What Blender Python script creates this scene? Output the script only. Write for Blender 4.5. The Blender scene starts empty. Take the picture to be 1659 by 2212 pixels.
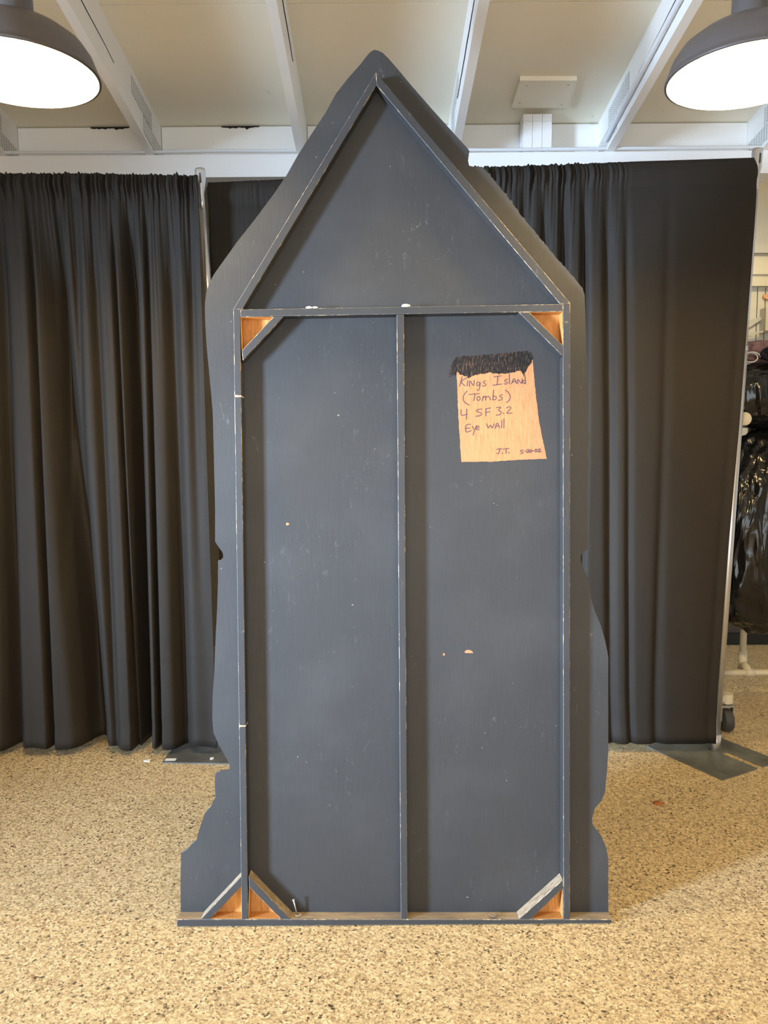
import bpy, bmesh, math, random
from mathutils import Vector, Matrix, noise
R = math.radians
random.seed(7)
S = bpy.context.scene
C = S.collection

# ------------------------------------------------------------------ camera, exposure, lights
FPX, CX, CY, CAM_H = 1661.0, 829.5, 1106.0, 1.37
PITCH, ROLL = R(5.5), R(0.43)
_f = Vector((0, math.cos(PITCH), -math.sin(PITCH)))
_u0 = Vector((0, math.sin(PITCH), math.cos(PITCH)))
_r0 = Vector((1, 0, 0))
CAM_R = _r0 * math.cos(ROLL) - _u0 * math.sin(ROLL)
CAM_U = _r0 * math.sin(ROLL) + _u0 * math.cos(ROLL)
CAM_P = Vector((0, 0, CAM_H))
cd = bpy.data.cameras.new('camera'); cam = bpy.data.objects.new('camera', cd); C.objects.link(cam)
cd.sensor_fit = 'VERTICAL'; cd.sensor_height = 36.0; cd.lens = FPX * 36.0 / 2212.0
cd.clip_start = 0.02
m = Matrix((CAM_R, CAM_U, -_f)).transposed().to_4x4(); m.translation = CAM_P
cam.matrix_world = m
S.camera = cam
S.view_settings.view_transform = 'Standard'; S.view_settings.look = 'None'
S.view_settings.gamma = 1.0; S.view_settings.use_curve_mapping = False
S.view_settings.exposure = 0.0
S.cycles.use_denoising = True
S.cycles.max_bounces = 8
S.cycles.diffuse_bounces = 5
S.cycles.sample_clamp_indirect = 6.0

LAMP_COL = (1.0, 0.68, 0.30)
DAY_COL = (0.53, 0.72, 0.98)
BULB_STRENGTH = 1000.0
FRONT_LAMP_W = 32.0
DOOR_W = 122.0
BACK_W = 135.0
REAR_W = 128.0
WORLD = 0.1

w = bpy.data.worlds.new('world'); S.world = w; w.use_nodes = True
w.node_tree.nodes['Background'].inputs[0].default_value = (0.55, 0.72, 1.0, 1)
w.node_tree.nodes['Background'].inputs[1].default_value = WORLD

def light(name, kind, loc, energy, col, **kw):
    d = bpy.data.lights.new(name, kind); d.energy = energy; d.color = col
    for k, v in kw.items(): setattr(d, k, v)
    o = bpy.data.objects.new(name, d); o.location = loc; C.objects.link(o)
    return o
# daylight through the open doorway in the left wall
LX = -4.6
day = light('daylight_doorway', 'AREA', (LX - 0.45, -0.85, 1.25), DOOR_W, DAY_COL, shape='RECTANGLE', size=0.62, size_y=1.5, spread=R(45))
day.rotation_euler = (Vector((LX - 0.45, -0.85, 1.25)) - Vector((-0.45, 2.1, 0.98))).to_track_quat('Z', 'Y').to_euler()
# the two shaded lamps of the row behind the camera (out of frame)
for sx in (-0.75, 0.95):
    o = light('lamp_row_light', 'SPOT', (sx, 0.1, 2.38), FRONT_LAMP_W, LAMP_COL, spot_size=R(138), spot_blend=0.12, shadow_soft_size=0.07)
for px_, py_ in ((-3.0, -1.2), (3.0, -1.2), (-1.0, -1.9), (1.0, -1.9)):  # added fill spots behind the camera; their bounce off the floor brightens the ceiling
    light('bounce_fill_light', 'SPOT', (px_, py_, 2.38), FRONT_LAMP_W * 4.2, LAMP_COL, spot_size=R(104), spot_blend=0.12, shadow_soft_size=0.07)
# added soft fill light from behind the camera, through an invented wall opening
o = light('rear_fill_light', 'AREA', (0.6, -3.35, 1.35), REAR_W, (0.91, 0.965, 1.0), shape='RECTANGLE', size=3.4, size_y=2.3)
o.rotation_euler = Vector((0, -1, 0)).to_track_quat('Z', 'Y').to_euler()
# the lamp of the storage room behind the drapes
light('storage_room_light', 'POINT', (2.3, 4.0, 2.9), BACK_W, (1.0, 0.86, 0.62), shadow_soft_size=0.08)

# ------------------------------------------------------------------ pixel rays (used to take real positions off the photograph)
def ray(px, py):
    return _f + CAM_R * ((px - CX) / FPX) - CAM_U * ((py - CY) / FPX)
def at_z(px, py, z):
    d = ray(px, py); return CAM_P + d * ((z - CAM_H) / d.z)
def at_y(px, py, y):
    d = ray(px, py); return CAM_P + d * (y / d.y)

# ------------------------------------------------------------------ materials
def lin(c):
    return tuple(((v / 255) / 12.92 if v / 255 <= 0.04045 else ((v / 255 + 0.055) / 1.055) ** 2.4) for v in c) + (1,)
class NT:
    def __init__(s, name):
        s.m = bpy.data.materials.new(name); s.m.use_nodes = True
        s.t = s.m.node_tree; s.b = s.t.nodes['Principled BSDF']
        s.co = s.n('ShaderNodeTexCoord').outputs['Object']
    def n(s, typ, **kw):
        x = s.t.nodes.new(typ)
        for k, v in kw.items(): setattr(x, k, v)
        return x
    def l(s, a, b): s.t.links.new(a, b)
    def mapping(s, scale=(1, 1, 1), rot=(0, 0, 0), src=None):
        x = s.n('ShaderNodeMapping'); x.inputs['Scale'].default_value = scale; x.inputs['Rotation'].default_value = rot
        s.l(src or s.co, x.inputs['Vector']); return x.outputs[0]
    def noise(s, scale, detail=3, rough=.5, vec=None, dist=0):
        x = s.n('ShaderNodeTexNoise'); x.inputs['Scale'].default_value = scale
        x.inputs['Detail'].default_value = detail; x.inputs['Roughness'].default_value = rough; x.inputs['Distortion'].default_value = dist
        s.l(vec or s.co, x.inputs['Vector']); return x.outputs['Fac']
    def ramp(s, fac, stops, interp='LINEAR'):
        x = s.n('ShaderNodeValToRGB'); x.color_ramp.interpolation = interp
        e = x.color_ramp.elements
        while len(e) < len(stops): e.new(0.5)
        for q, (p, c) in zip(e, stops):
            q.position = p; q.color = c if len(c) == 4 else tuple(c) + (1,)
        s.l(fac, x.inputs[0]); return x.outputs[0]
    def step(s, fac, a, b):
        return s.ramp(fac, [(a, (0, 0, 0, 1)), (b, (1, 1, 1, 1))])
    def mix(s, fac, a, b, mode='MIX'):
        x = s.n('ShaderNodeMix', data_type='RGBA', blend_type=mode)
        for sock, v in ((x.inputs[0], fac), (x.inputs[6], a), (x.inputs[7], b)):
            if isinstance(v, (int, float)): sock.default_value = v
            elif isinstance(v, tuple): sock.default_value = v if len(v) == 4 else v + (1,)
            else: s.l(v, sock)
        return x.outputs[2]
    def math(s, op, a, b=0.0):
        x = s.n('ShaderNodeMath', operation=op)
        for sock, v in ((x.inputs[0], a), (x.inputs[1], b)):
            if isinstance(v, (int, float)): sock.default_value = v
            else: s.l(v, sock)
        return x.outputs[0]
    def bump(s, h, strength=.3, dist=.002):
        x = s.n('ShaderNodeBump'); x.inputs['Strength'].default_value = strength; x.inputs['Distance'].default_value = dist
        s.l(h, x.inputs['Height']); s.l(x.outputs[0], s.b.inputs['Normal'])
    def set(s, col=None, rough=None, metal=None, spec=None):
        for k, v in (('Base Color', col), ('Roughness', rough), ('Metallic', metal), ('Specular IOR Level', spec)):
            if v is None: continue
            if isinstance(v, (int, float)): s.b.inputs[k].default_value = v
            elif isinstance(v, tuple): s.b.inputs[k].default_value = v if len(v) == 4 else v + (1,)
            else: s.l(v, s.b.inputs[k])
        return s.m

def plain(name, col, rough=.6, metal=0., spec=.5, var=.0, vs=30):
    t = NT(name)
    if var:
        c = t.mix(t.noise(vs), tuple(v * (1 - var) for v in col[:3]), tuple(min(1, v * (1 + var)) for v in col[:3]))
        return t.set(c, rough, metal, spec)
    return t.set(tuple(col[:3]), rough, metal, spec)

def mat_dark_paint():
    t = NT('charcoal_paint')
    grain = t.noise(60, 4, .6, t.mapping((5, 5, .35)))
    base = t.mix(grain, (.0278, .0278, .0283), (.0372, .0372, .0375))
    cloud = t.noise(3.2, 4, .6)
    base = t.mix(t.math('MULTIPLY', t.step(cloud, .45, .75), .35), base, (.068, .067, .066))
    sc = t.noise(26, 6, .75, t.mapping((2.4, 2.4, .8), (0, R(20), 0)), 1.2)
    patch = t.noise(4.5, 2, .5)
    k = t.math('MULTIPLY', t.step(sc, .60, .72), t.step(patch, .46, .62))
    base = t.mix(t.math('MULTIPLY', k, .8), base, (.14, .137, .13))
    sp = t.noise(95, 2, .4)
    base = t.mix(t.math('MULTIPLY', t.step(sp, .79, .81), .5), base, (.42, .40, .36))
    t.bump(grain, .25, .0012)
    return t.set(base, .52, 0, .45)
def mat_worn_edge():
    t = NT('chipped_paint_edge')
    f = t.noise(45, 5, .7, t.mapping((1, 1, .5)))
    big = t.noise(3.0, 2, .5)
    k = t.step(t.math('ADD', f, t.math('MULTIPLY', big, .5)), .78, .88)
    return t.set(t.mix(k, (.11, .105, .10), (.62, .46, .28)), .7)
def mat_bare(name, a, b, dark, s=1.0):
    t = NT(name)
    g = t.noise(38 * s, 5, .65, t.mapping((7, 7, .45)), .6)
    fine = t.noise(150 * s, 3, .6, t.mapping((5, 5, .35)))
    c = t.ramp(g, [(.30, dark), (.46, a), (.68, b)])
    c = t.mix(t.math('MULTIPLY', t.step(fine, .5, .72), .45), c, dark)
    t.bump(fine, .15, .0006)
    return t.set(c, .62, 0, .3)
def mat_dusty():
    t = NT('dusty_bare_wood')
    g = t.noise(20, 5, .6, t.mapping((.5, 4, 4)))
    d = t.noise(9, 3, .6, t.mapping((1.2, 4, 4)))
    c = t.ramp(g, [(.3, (.20, .155, .105)), (.55, (.33, .255, .17)), (.8, (.42, .33, .23))])
    c = t.mix(t.math('MULTIPLY', t.step(d, .55, .75), .6), c, (.10, .085, .07))
    return t.set(c, .85, 0, .2)
def mat_white_paint(name, col, knots=True):
    t = NT(name)
    g = t.noise(22, 5, .6, t.mapping((3, .3, 3)))
    c = t.mix(t.noise(1.3, 3), tuple(v * .95 for v in col), tuple(min(.95, v * 1.03) for v in col))
    if knots:
        sp = t.noise(14, 3, .55, None, .8)
        c = t.mix(t.math('MULTIPLY', t.step(sp, .71, .75), .35), c, tuple(v * .5 for v in col))
    t.bump(g, .25, .0025)
    return t.set(c, .55, 0, .35)
def mat_floor():
    t = NT('speckled_flake_floor')
    def cells(sc, vec):
        v = t.n('ShaderNodeTexVoronoi'); v.inputs['Scale'].default_value = sc; t.l(vec, v.inputs['Vector'])
        sepr = t.n('ShaderNodeSeparateColor'); t.l(v.outputs['Color'], sepr.inputs[0])
        return sepr.outputs[0], sepr.outputs[1], v.outputs['Distance']
    wob = t.n('ShaderNodeTexNoise'); wob.inputs['Scale'].default_value = 90; t.l(t.co, wob.inputs['Vector'])
    off = t.n('ShaderNodeVectorMath', operation='SCALE'); off.inputs['Scale'].default_value = .012; t.l(wob.outputs['Color'], off.inputs[0])
    add = t.n('ShaderNodeVectorMath', operation='ADD'); t.l(t.co, add.inputs[0]); t.l(off.outputs[0], add.inputs[1])
    a, a2, d1 = cells(138, t.mapping((1, 1.2, 1), (0, 0, R(28)), add.outputs[0]))
    b, b2, d2 = cells(250, t.mapping((1, 1, 1), (0, 0, R(-15)), add.outputs[0]))
    c = t.ramp(a, [(0, (.27, .19, .11)), (.16, (.47, .36, .22)), (.42, (.66, .53, .34)), (.72, (.86, .75, .53))], 'CONSTANT')
    c2 = t.ramp(b, [(0, (.20, .14, .08)), (.14, (.46, .35, .21)), (.42, (.66, .53, .34)), (.76, (.88, .78, .57))], 'CONSTANT')
    c = t.mix(.42, c, c2)
    c = t.mix(1.0, c, (.93, .885, .76), 'MULTIPLY')
    c = t.mix(t.math('MULTIPLY', t.step(b2, .955, .96), .92), c, (.05, .034, .022))
    c = t.mix(t.math('MULTIPLY', t.step(a2, .975, .98), .9), c, (.04, .028, .02))
    c = t.mix(t.math('MULTIPLY', t.math('MULTIPLY', t.step(a2, .945, .95), t.math('SUBTRACT', 1.0, t.step(a2, .958, .963))), .8), c, (.30, .13, .06))
    c = t.mix(t.math('MULTIPLY', t.step(t.noise(1.6, 4, .6), .42, .7), .15), c, (.40, .33, .22))
    t.bump(b, .35, .0012)
    return t.set(c, .42, 0, .45)
def mat_cloth():
    t = NT('black_drape_cloth')
    wv = t.noise(420, 2, .5)
    c = t.mix(t.noise(2.5, 3), (.0150, .0124, .0098), (.0212, .0176, .0140))
    c = t.mix(t.math('MULTIPLY', wv, .25), c, (.034, .0285, .0225))
    t.b.inputs['Sheen Weight'].default_value = .0
    t.b.inputs['Sheen Roughness'].default_value = .45
    t.bump(wv, .2, .0006)
    return t.set(c, .72, 0, .25)
def mat_plastic():
    t = NT('black_bin_bag_plastic')
    a = t.noise(5, 2, .5, t.mapping((3.2, 3.2, .55)), .9)
    b = t.noise(16, 2, .5, None, .8)
    t.bump(t.math('ADD', a, t.math('MULTIPLY', b, .12)), .7, .03)
    return t.set((.0085, .0085, .009), .20, 0, .5)
def mat_emit(name, col, st):
    t = NT(name)
    t.b.inputs['Emission Color'].default_value = tuple(col) + (1,); t.b.inputs['Emission Strength'].default_value = st
    return t.set((.9, .85, .75), .4)
def mat_plate():
    t = NT('galvanised_steel_plate')
    n1 = t.noise(6, 4, .6, None, .6)
    c = t.ramp(n1, [(.3, (.13, .135, .13)), (.55, (.23, .24, .225)), (.8, (.36, .37, .35))])
    return t.set(c, .42, .55, .5)
def mat_smear():
    t = NT('brushed_black_paint')
    g = t.noise(160, 5, .7, t.mapping((3, 3, .45)))
    c = t.ramp(g, [(.42, (.003, .003, .003)), (.53, (.010, .008, .007)), (.64, (.16, .09, .05))])
    t.bump(g, .6, .001)
    return t.set(c, .55, 0, .3)
def mat_truss_plate():
    t = NT('painted_toothed_plate')
    br = t.n('ShaderNodeTexBrick'); br.offset = .5
    br.inputs['Scale'].default_value = 1; br.inputs['Mortar Size'].default_value = .0026
    br.inputs['Brick Width'].default_value = .012; br.inputs['Row Height'].default_value = .009
    br.inputs['Color1'].default_value = (.72, .72, .70, 1); br.inputs['Color2'].default_value = (.72, .72, .70, 1); br.inputs['Mortar'].default_value = (.72, .72, .70, 1)
    vo = t.n('ShaderNodeTexVoronoi'); vo.inputs['Randomness'].default_value = 0.0; vo.inputs['Scale'].default_value = 1.0
    sw = t.n('ShaderNodeSeparateXYZ'); t.l(t.co, sw.inputs[0])
    cb = t.n('ShaderNodeCombineXYZ'); t.l(t.math('MULTIPLY', sw.outputs[1], 42), cb.inputs[0]); t.l(t.math('MULTIPLY', sw.outputs[2], 110), cb.inputs[1])
    t.l(cb.outputs[0], vo.inputs['Vector'])
    k = t.step(vo.outputs['Distance'], .22, .30)
    return t.set(t.mix(k, (.22, .21, .20), (.70, .70, .68)), .5)

M = dict(
    dark=mat_dark_paint(), edge=mat_worn_edge(),
    bare=mat_bare('orange_bare_plywood', (.54, .26, .075), (.68, .36, .115), (.36, .15, .038)),
    label=mat_bare('pale_bare_plywood', (.50, .222, .092), (.58, .278, .122), (.37, .148, .056), 1.3),
    dusty=mat_dusty(), smear=mat_smear(), ink=plain('purple_brown_ink', (.10, .048, .055), .7),
    raw=plain('raw_pale_wood', (.66, .46, .26), .8, var=.2),
    white=mat_white_paint('white_ceiling_paint', (.87, .855, .82)),
    deck=mat_white_paint('cream_deck_paint', (.86, .80, .65)),
    beam=mat_white_paint('white_beam_paint', (.91, .90, .88), False),
    truss=mat_truss_plate(),
    crack=plain('dark_gap', (.012, .010, .010), .9),
    floor=mat_floor(), cloth=mat_cloth(), bag=mat_plastic(), plate=mat_plate(),
    steel=plain('satin_aluminium', (.62, .63, .65), .33, .85),
    shade=plain('taupe_enamel', (.085, .075, .072), .42, 0, .5),
    shade_in=plain('white_enamel_inside', (.86, .84, .80), .35),
    bulb=mat_emit('lit_bulb', (1.0, .73, .34), BULB_STRENGTH),
    pvc=plain('cream_pvc', (.70, .62, .45), .4, 0, .5, .05, 20),
    rubber=plain('grey_rubber', (.05, .048, .045), .6),
    zinc=plain('zinc_bracket', (.42, .41, .38), .4, .6),
    cream=plain('cream_panel_paint', (.50, .44, .31), .55, 0, .3, .04, 3),
    beige=plain('beige_wall_paint', (.36, .33, .27), .6, 0, .3, .04, 3),
    grey=plain('grey_ledge_paint', (.36, .335, .28), .6),
    dkbrown=plain('dark_brown_board', (.055, .036, .022), .7),
    wall=plain('off_white_wall_paint', (.62, .60, .55), .7),
    conduit=plain('white_armoured_cable', (.76, .77, .78), .4),
    nail=plain('bright_nail_steel', (.6, .6, .6), .3, .8),
    orange=plain('orange_brown_leaf', (.42, .14, .03), .6), paper=plain('white_paper', (.75, .74, .70), .8),
    wood2=plain('orange_wood', (.55, .27, .10), .6, var=.15), blade=plain('weathered_pale_wood', (.42, .37, .27), .7, var=.12),
    pink=plain('faded_pink_cloth', (.30, .17, .17), .8, var=.35, vs=18), cordm=plain('white_cord', (.75, .72, .68), .6),
    navy=plain('navy_cloth', (.012, .014, .026), .8), black=plain('black_plastic', (.012, .012, .012), .4), yellow=plain('yellow_plastic', (.62, .42, .10), .5),
)

# ------------------------------------------------------------------ mesh helpers
def link(name, bm, mat, parent=None, smooth=False):
    me = bpy.data.meshes.new(name)
    bmesh.ops.recalc_face_normals(bm, faces=bm.faces)
    bm.to_mesh(me); bm.free()
    for x in (mat if isinstance(mat, (list, tuple)) else [mat]): me.materials.append(x)
    if smooth:
        for p in me.polygons: p.use_smooth = True
    o = bpy.data.objects.new(name, me); C.objects.link(o)
    if parent: o.parent = parent
    return o
def tag(o, label=None, cat=None, group=None, kind=None):
    for k, v in (('label', label), ('category', cat), ('group', group), ('kind', kind)):
        if v: o[k] = v
    return o
def empty(name, loc, rot=None):
    o = bpy.data.objects.new(name, None); o.empty_display_size = .05; C.objects.link(o); o.location = loc
    if rot: o.rotation_euler = rot
    return o
def box(bm, x0, x1, y0, y1, z0, z1, M_=None, mi=0):
    vs = [bm.verts.new((x, y, z)) for x in (x0, x1) for y in (y0, y1) for z in (z0, z1)]
    if M_:
        for v in vs: v.co = M_ @ v.co
    fs = []
    for q in ((0, 1, 3, 2), (4, 6, 7, 5), (0, 4, 5, 1), (2, 3, 7, 6), (0, 2, 6, 4), (1, 5, 7, 3)):
        f = bm.faces.new([vs[i] for i in q]); f.material_index = mi; fs.append(f)
    return vs, fs
def bevel(bm, w=.002, seg=1, mi=-1, ang=20):
    es = [e for e in bm.edges if len(e.link_faces) == 2 and e.calc_face_angle(0) > R(ang)]
    bmesh.ops.bevel(bm, geom=es, offset=w, segments=seg, affect='EDGES', profile=.5, clamp_overlap=True, material=mi)
def bx(name, x0, x1, y0, y1, z0, z1, mat, parent=None, bev=.002, M_=None):
    bm = bmesh.new(); box(bm, x0, x1, y0, y1, z0, z1, M_)
    if bev: bevel(bm, bev)
    return link(name, bm, mat, parent)
def prism(bm, pts, y0, y1, mi=0):
    """polygon of (x, z) points pushed from y0 to y1"""
    a = [bm.verts.new((p[0], y0, p[1])) for p in pts]; b = [bm.verts.new((p[0], y1, p[1])) for p in pts]
    n = len(pts)
    out = [bm.faces.new(a), bm.faces.new(b[::-1])]
    out += [bm.faces.new((a[i], b[i], b[(i + 1) % n], a[(i + 1) % n])) for i in range(n)]
    for f in out: f.material_index = mi
    return out
def tube(bm, pts, rad, seg=10, cap=True, mi=0):
    pts = [Vector(p) for p in pts]; rads = rad if isinstance(rad, (list, tuple)) else [rad] * len(pts)
    rings = []; up = None
    for i, p in enumerate(pts):
        t = (pts[min(i + 1, len(pts) - 1)] - pts[max(i - 1, 0)]).normalized()
        if up is None:
            up = Vector((0, 0, 1)) if abs(t.z) < .9 else Vector((1, 0, 0))
        a = (up - t * up.dot(t)).normalized(); up = a; b = t.cross(a)
        rings.append([bm.verts.new(p + (a * math.cos(2 * math.pi * k / seg) + b * math.sin(2 * math.pi * k / seg)) * rads[i]) for k in range(seg)])
    for i in range(len(rings) - 1):
        for k in range(seg):
            f = bm.faces.new((rings[i][k], rings[i][(k + 1) % seg], rings[i + 1][(k + 1) % seg], rings[i + 1][k])); f.material_index = mi
    if cap:
        for r in (rings[0][::-1], rings[-1]):
            f = bm.faces.new(r); f.material_index = mi
def lathe(bm, prof, seg=48, mi=0, closed=False):
    rings = []
    for r, z in prof:
        if r < 1e-6: rings.append([bm.verts.new((0, 0, z))])
        else: rings.append([bm.verts.new((r * math.cos(2 * math.pi * k / seg), r * math.sin(2 * math.pi * k / seg), z)) for k in range(seg)])
    n = len(rings)
    for i in range(n if closed else n - 1):
        a, b = rings[i], rings[(i + 1) % n]
        for k in range(seg):
            q = [a[k % len(a)], a[(k + 1) % len(a)], b[(k + 1) % len(b)], b[k % len(b)]]
            q = list(dict.fromkeys(q))
            if len(q) > 2:
                f = bm.faces.new(q); f.material_index = mi
def copy_tree(o, parent=None):
    c = o.copy(); C.objects.link(c)
    if parent: c.parent = parent
    for ch in list(o.children): copy_tree(ch, c)
    return c

# ------------------------------------------------------------------ the setting
YB = 3.80                                   # front of the header beam
ZP = at_y(829, 331, YB).z                   # top of the header beam (the plate the rafters sit on)
YK = YB + .135                              # blocking boards
YW = 5.0                                    # back wall of the storage room behind
SL = math.tan(R(8.4))                       # roof slope
RH = (at_y(829, 268.5, YK).z - (ZP + (YB - YK) * SL)) * math.cos(R(8.4))   # rafter depth
KR = RH / .14
RX = 4.6                                    # right wall
YR = -3.2                                   # wall behind the camera
DZ = 4.1
def roof_z(y): return ZP + (YB - y) * SL    # underside of the rafters
def struct(o, label, cat): return tag(o, label, cat, kind='structure')

bm = bmesh.new(); box(bm, LX - 1.2, RX + .2, YR, YW + .2, -.1, 0)
struct(link('floor', bm, M['floor']), 'speckled tan flake floor under the whole room', 'floor')
# the left wall, with its open doorway
bm = bmesh.new()
for y0, y1, z0, z1 in ((YR, -1.05, 0, DZ), (-.05, YW + .1, 0, DZ), (-1.05, -.05, 2.45, DZ)): box(bm, LX - .12, LX, y0, y1, z0, z1)
struct(link('wall_left', bm, M['wall']), 'off white wall of the room beyond the left frame edge', 'wall')
bm = bmesh.new(); box(bm, RX, RX + .12, YR, YW + .1, 0, DZ)
struct(link('wall_right', bm, M['wall']), 'off white wall of the room beyond the right frame edge', 'wall')
bm = bmesh.new()
for x0, x1, z0 in ((LX, -1.15, 0), (2.35, RX, 0), (-1.15, 2.35, 2.55)): box(bm, x0, x1, YR - .12, YR, z0, DZ)
struct(link('wall_rear', bm, M['wall']), 'off white wall behind the camera', 'wall')
# roof deck: two rows of painted sheets with a dark joint between
def deck_pt(x, y, dz=0): return (x, y, roof_z(y) + RH / math.cos(R(8.4)) + dz)
y_joint = None
for yy in [i * .005 for i in range(200, 760)]:
    d = Vector(deck_pt(0, yy)) - CAM_P
    if CY - FPX * d.dot(CAM_U) / d.dot(_f) > 7: y_joint = yy; break
bm = bmesh.new()
for y0, y1 in ((y_joint + .0025, YK + .05), (y_joint - 1.22, y_joint - .0025), (YR - .1, y_joint - 1.225)):
    vs = [bm.verts.new(deck_pt(x, y, dz)) for x in (LX - .1, RX + .1) for y in (y0, y1) for dz in (0, .02)]
    for q in ((0, 1, 3, 2), (4, 6, 7, 5), (0, 4, 5, 1), (2, 3, 7, 6), (0, 2, 6, 4), (1, 5, 7, 3)): bm.faces.new([vs[i] for i in q])
ceiling = struct(link('ceiling', bm, M['deck']), 'cream painted sheet roof deck above the rafters', 'ceiling')
bm = bmesh.new()
vs = [bm.verts.new(deck_pt(x, y, dz)) for x in (LX - .1, RX + .1) for y in (YR - .1, YK + .05) for dz in (.021, .05)]
for q in ((0, 1, 3, 2), (4, 6, 7, 5), (0, 4, 5, 1), (2, 3, 7, 6), (0, 2, 6, 4), (1, 5, 7, 3)): bm.faces.new([vs[i] for i in q])
link('roof_felt', bm, M['crack'], ceiling)
# header beam
zb = ZP - .104
struct(bx('header_beam', LX, RX, YB, YB + .14, zb, ZP, M['beam'], None, .003), 'white painted header beam running across above the black drapes', 'beam')
# rafters
RW = .038
dirv = Vector((-.0075, 1, 0))
def rafter_x(px_mid):                       # centre x where the rafter meets the beam front
    return at_y(px_mid, 331, YB).x
raf_px = [4, 325, 650, 983, 1318, 1650]
base_x = [rafter_x(p) for p in raf_px]
step_l = base_x[1] - base_x[0]
allx = [base_x[0] - 2 * step_l, base_x[0] - step_l] + base_x + [base_x[-1] + step_l, base_x[-1] + 2 * step_l]
names = ['second rafter beyond the left frame edge', 'first rafter beyond the left frame edge', 'white rafter cut off by the left edge of the photo',
         'white rafter with a long split beside the left lamp', 'white rafter that meets the tall board left of its peak', 'white rafter just right of the peak of the tall board',
         'white rafter carrying a ribbed cable along its side', 'white rafter behind the right lamp', 'first rafter beyond the right frame edge', 'second rafter beyond the right frame edge']
rafters = []
for i, x in enumerate(allx):
    bm = bmesh.new()
    y0, y1 = YR, YK + .01
    pts = []
    wob = random.uniform(0, 9)
    N = 26
    rows = []
    for k in range(N + 1):
        y = y0 + (y1 - y0) * k / N
        cx = x + dirv.x * (y - YB)
        dx = noise.noise(Vector((wob, y * 1.7, 0))) * .002; dz = noise.noise(Vector((wob, y * 2.3, 5))) * .002
        zz = roof_z(y) + dz
        rows.append([bm.verts.new(p) for p in ((cx - RW / 2 + dx, y, zz), (cx + RW / 2 + dx, y, zz), (cx + RW / 2 + dx, y, roof_z(y) + RH / math.cos(R(8.4)) + .001), (cx - RW / 2 + dx, y, roof_z(y) + RH / math.cos(R(8.4)) + .001))])
    for k in range(N):
        for j in range(4): bm.faces.new((rows[k][j], rows[k][(j + 1) % 4], rows[k + 1][(j + 1) % 4], rows[k + 1][j]))
    bm.faces.new(rows[0]); bm.faces.new(rows[-1][::-1])
    bevel(bm, .0025)
    rf = link('ceiling_beam', bm, M['white'])
    rafters.append(struct(rf, names[i], 'rafter'))
    # toothed connector plates near the beam, on the faces that show
    if 2 <= i <= 7:
        for sgn in (-1, 1):
            if (i <= 3 and sgn < 0) or (i >= 5 and sgn > 0) or i == 4: continue
            for (ya, yb2, za, zb2) in ((YK - .30, YK - .02, .012, .062), (YK - .46, YK - .17, .066, .118)):
                bm = bmesh.new()
                q = []
                for y in (ya, yb2):
                    for h in (za, zb2):
                        for e in (0, .0012):
                            q.append(bm.verts.new((x + dirv.x * (y - YB) + sgn * (RW / 2 + .0006 + e), y, roof_z(y) + h * KR)))
                for f in ((0, 1, 3, 2), (4, 6, 7, 5), (0, 4, 5, 1), (2, 3, 7, 6), (0, 2, 6, 4), (1, 5, 7, 3)): bm.faces.new([q[j] for j in f])
                link('nail_plate', bm, M['truss'], rf)
    # splits in the timber
    spl = {3: (1, YB - 1.9, YB - .55, .092, .055), 4: (1, YB - 1.15, YB - .5, .085, .08), 6: (-1, YB - 1.9, YB - .45, .10, .06), 5: (-1, YB - .95, YB - .3, .055, .05)}.get(i)
    if spl:
        sgn, ya, yb2, ha, hb = spl
        bm = bmesh.new(); top, bot = [], []
        for k in range(15):
            t = k / 14; y = ya + (yb2 - ya) * t; h = ha + (hb - ha) * t + random.uniform(-.003, .003)
            th = .0026 * math.sin(math.pi * (t * .94 + .03))
            xx = x + dirv.x * (y - YB) + sgn * (RW / 2 + .0025)
            top.append([bm.verts.new((xx + e, y, roof_z(y) + h * KR + th)) for e in (-.004 * sgn, .0004 * sgn)]); bot.append([bm.verts.new((xx + e, y, roof_z(y) + h * KR - th)) for e in (-.004 * sgn, .0004 * sgn)])
        for k in range(14):
            for a, b in ((top, bot),):
                bm.faces.new((a[k][1], a[k + 1][1], b[k + 1][1], b[k][1])); bm.faces.new((a[k][0], b[k][0], b[k + 1][0], a[k + 1][0]))
            bm.faces.new((top[k][0], top[k + 1][0], top[k + 1][1], top[k][1])); bm.faces.new((bot[k][0], bot[k][1], bot[k + 1][1], bot[k + 1][0]))
        link('split', bm, M['crack'], rf)
# blocking boards between the rafters
blk = ['blocking board between the rafters at the left frame edge', 'white blocking board below the left lamp with a torn dark gap', 'white blocking board left of the tall board with a torn dark gap',
       'blocking board hidden behind the tall board peak', 'white blocking board behind the three stub posts', 'white blocking board under the right lamp']
zd = deck_pt(0, YK)[2]
for i in range(1, 8):
    a, b = allx[i] + RW / 2 + .001, allx[i + 1] - RW / 2 - .001
    o = bx('trim_%d' % i, a, b, YK, YK + .04, ZP + .001, zd - .006, M['white'], None, .002)
    struct(o, blk[i - 1] if i - 1 < len(blk) else 'blocking board beyond the right frame edge', 'blocking board')
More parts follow.
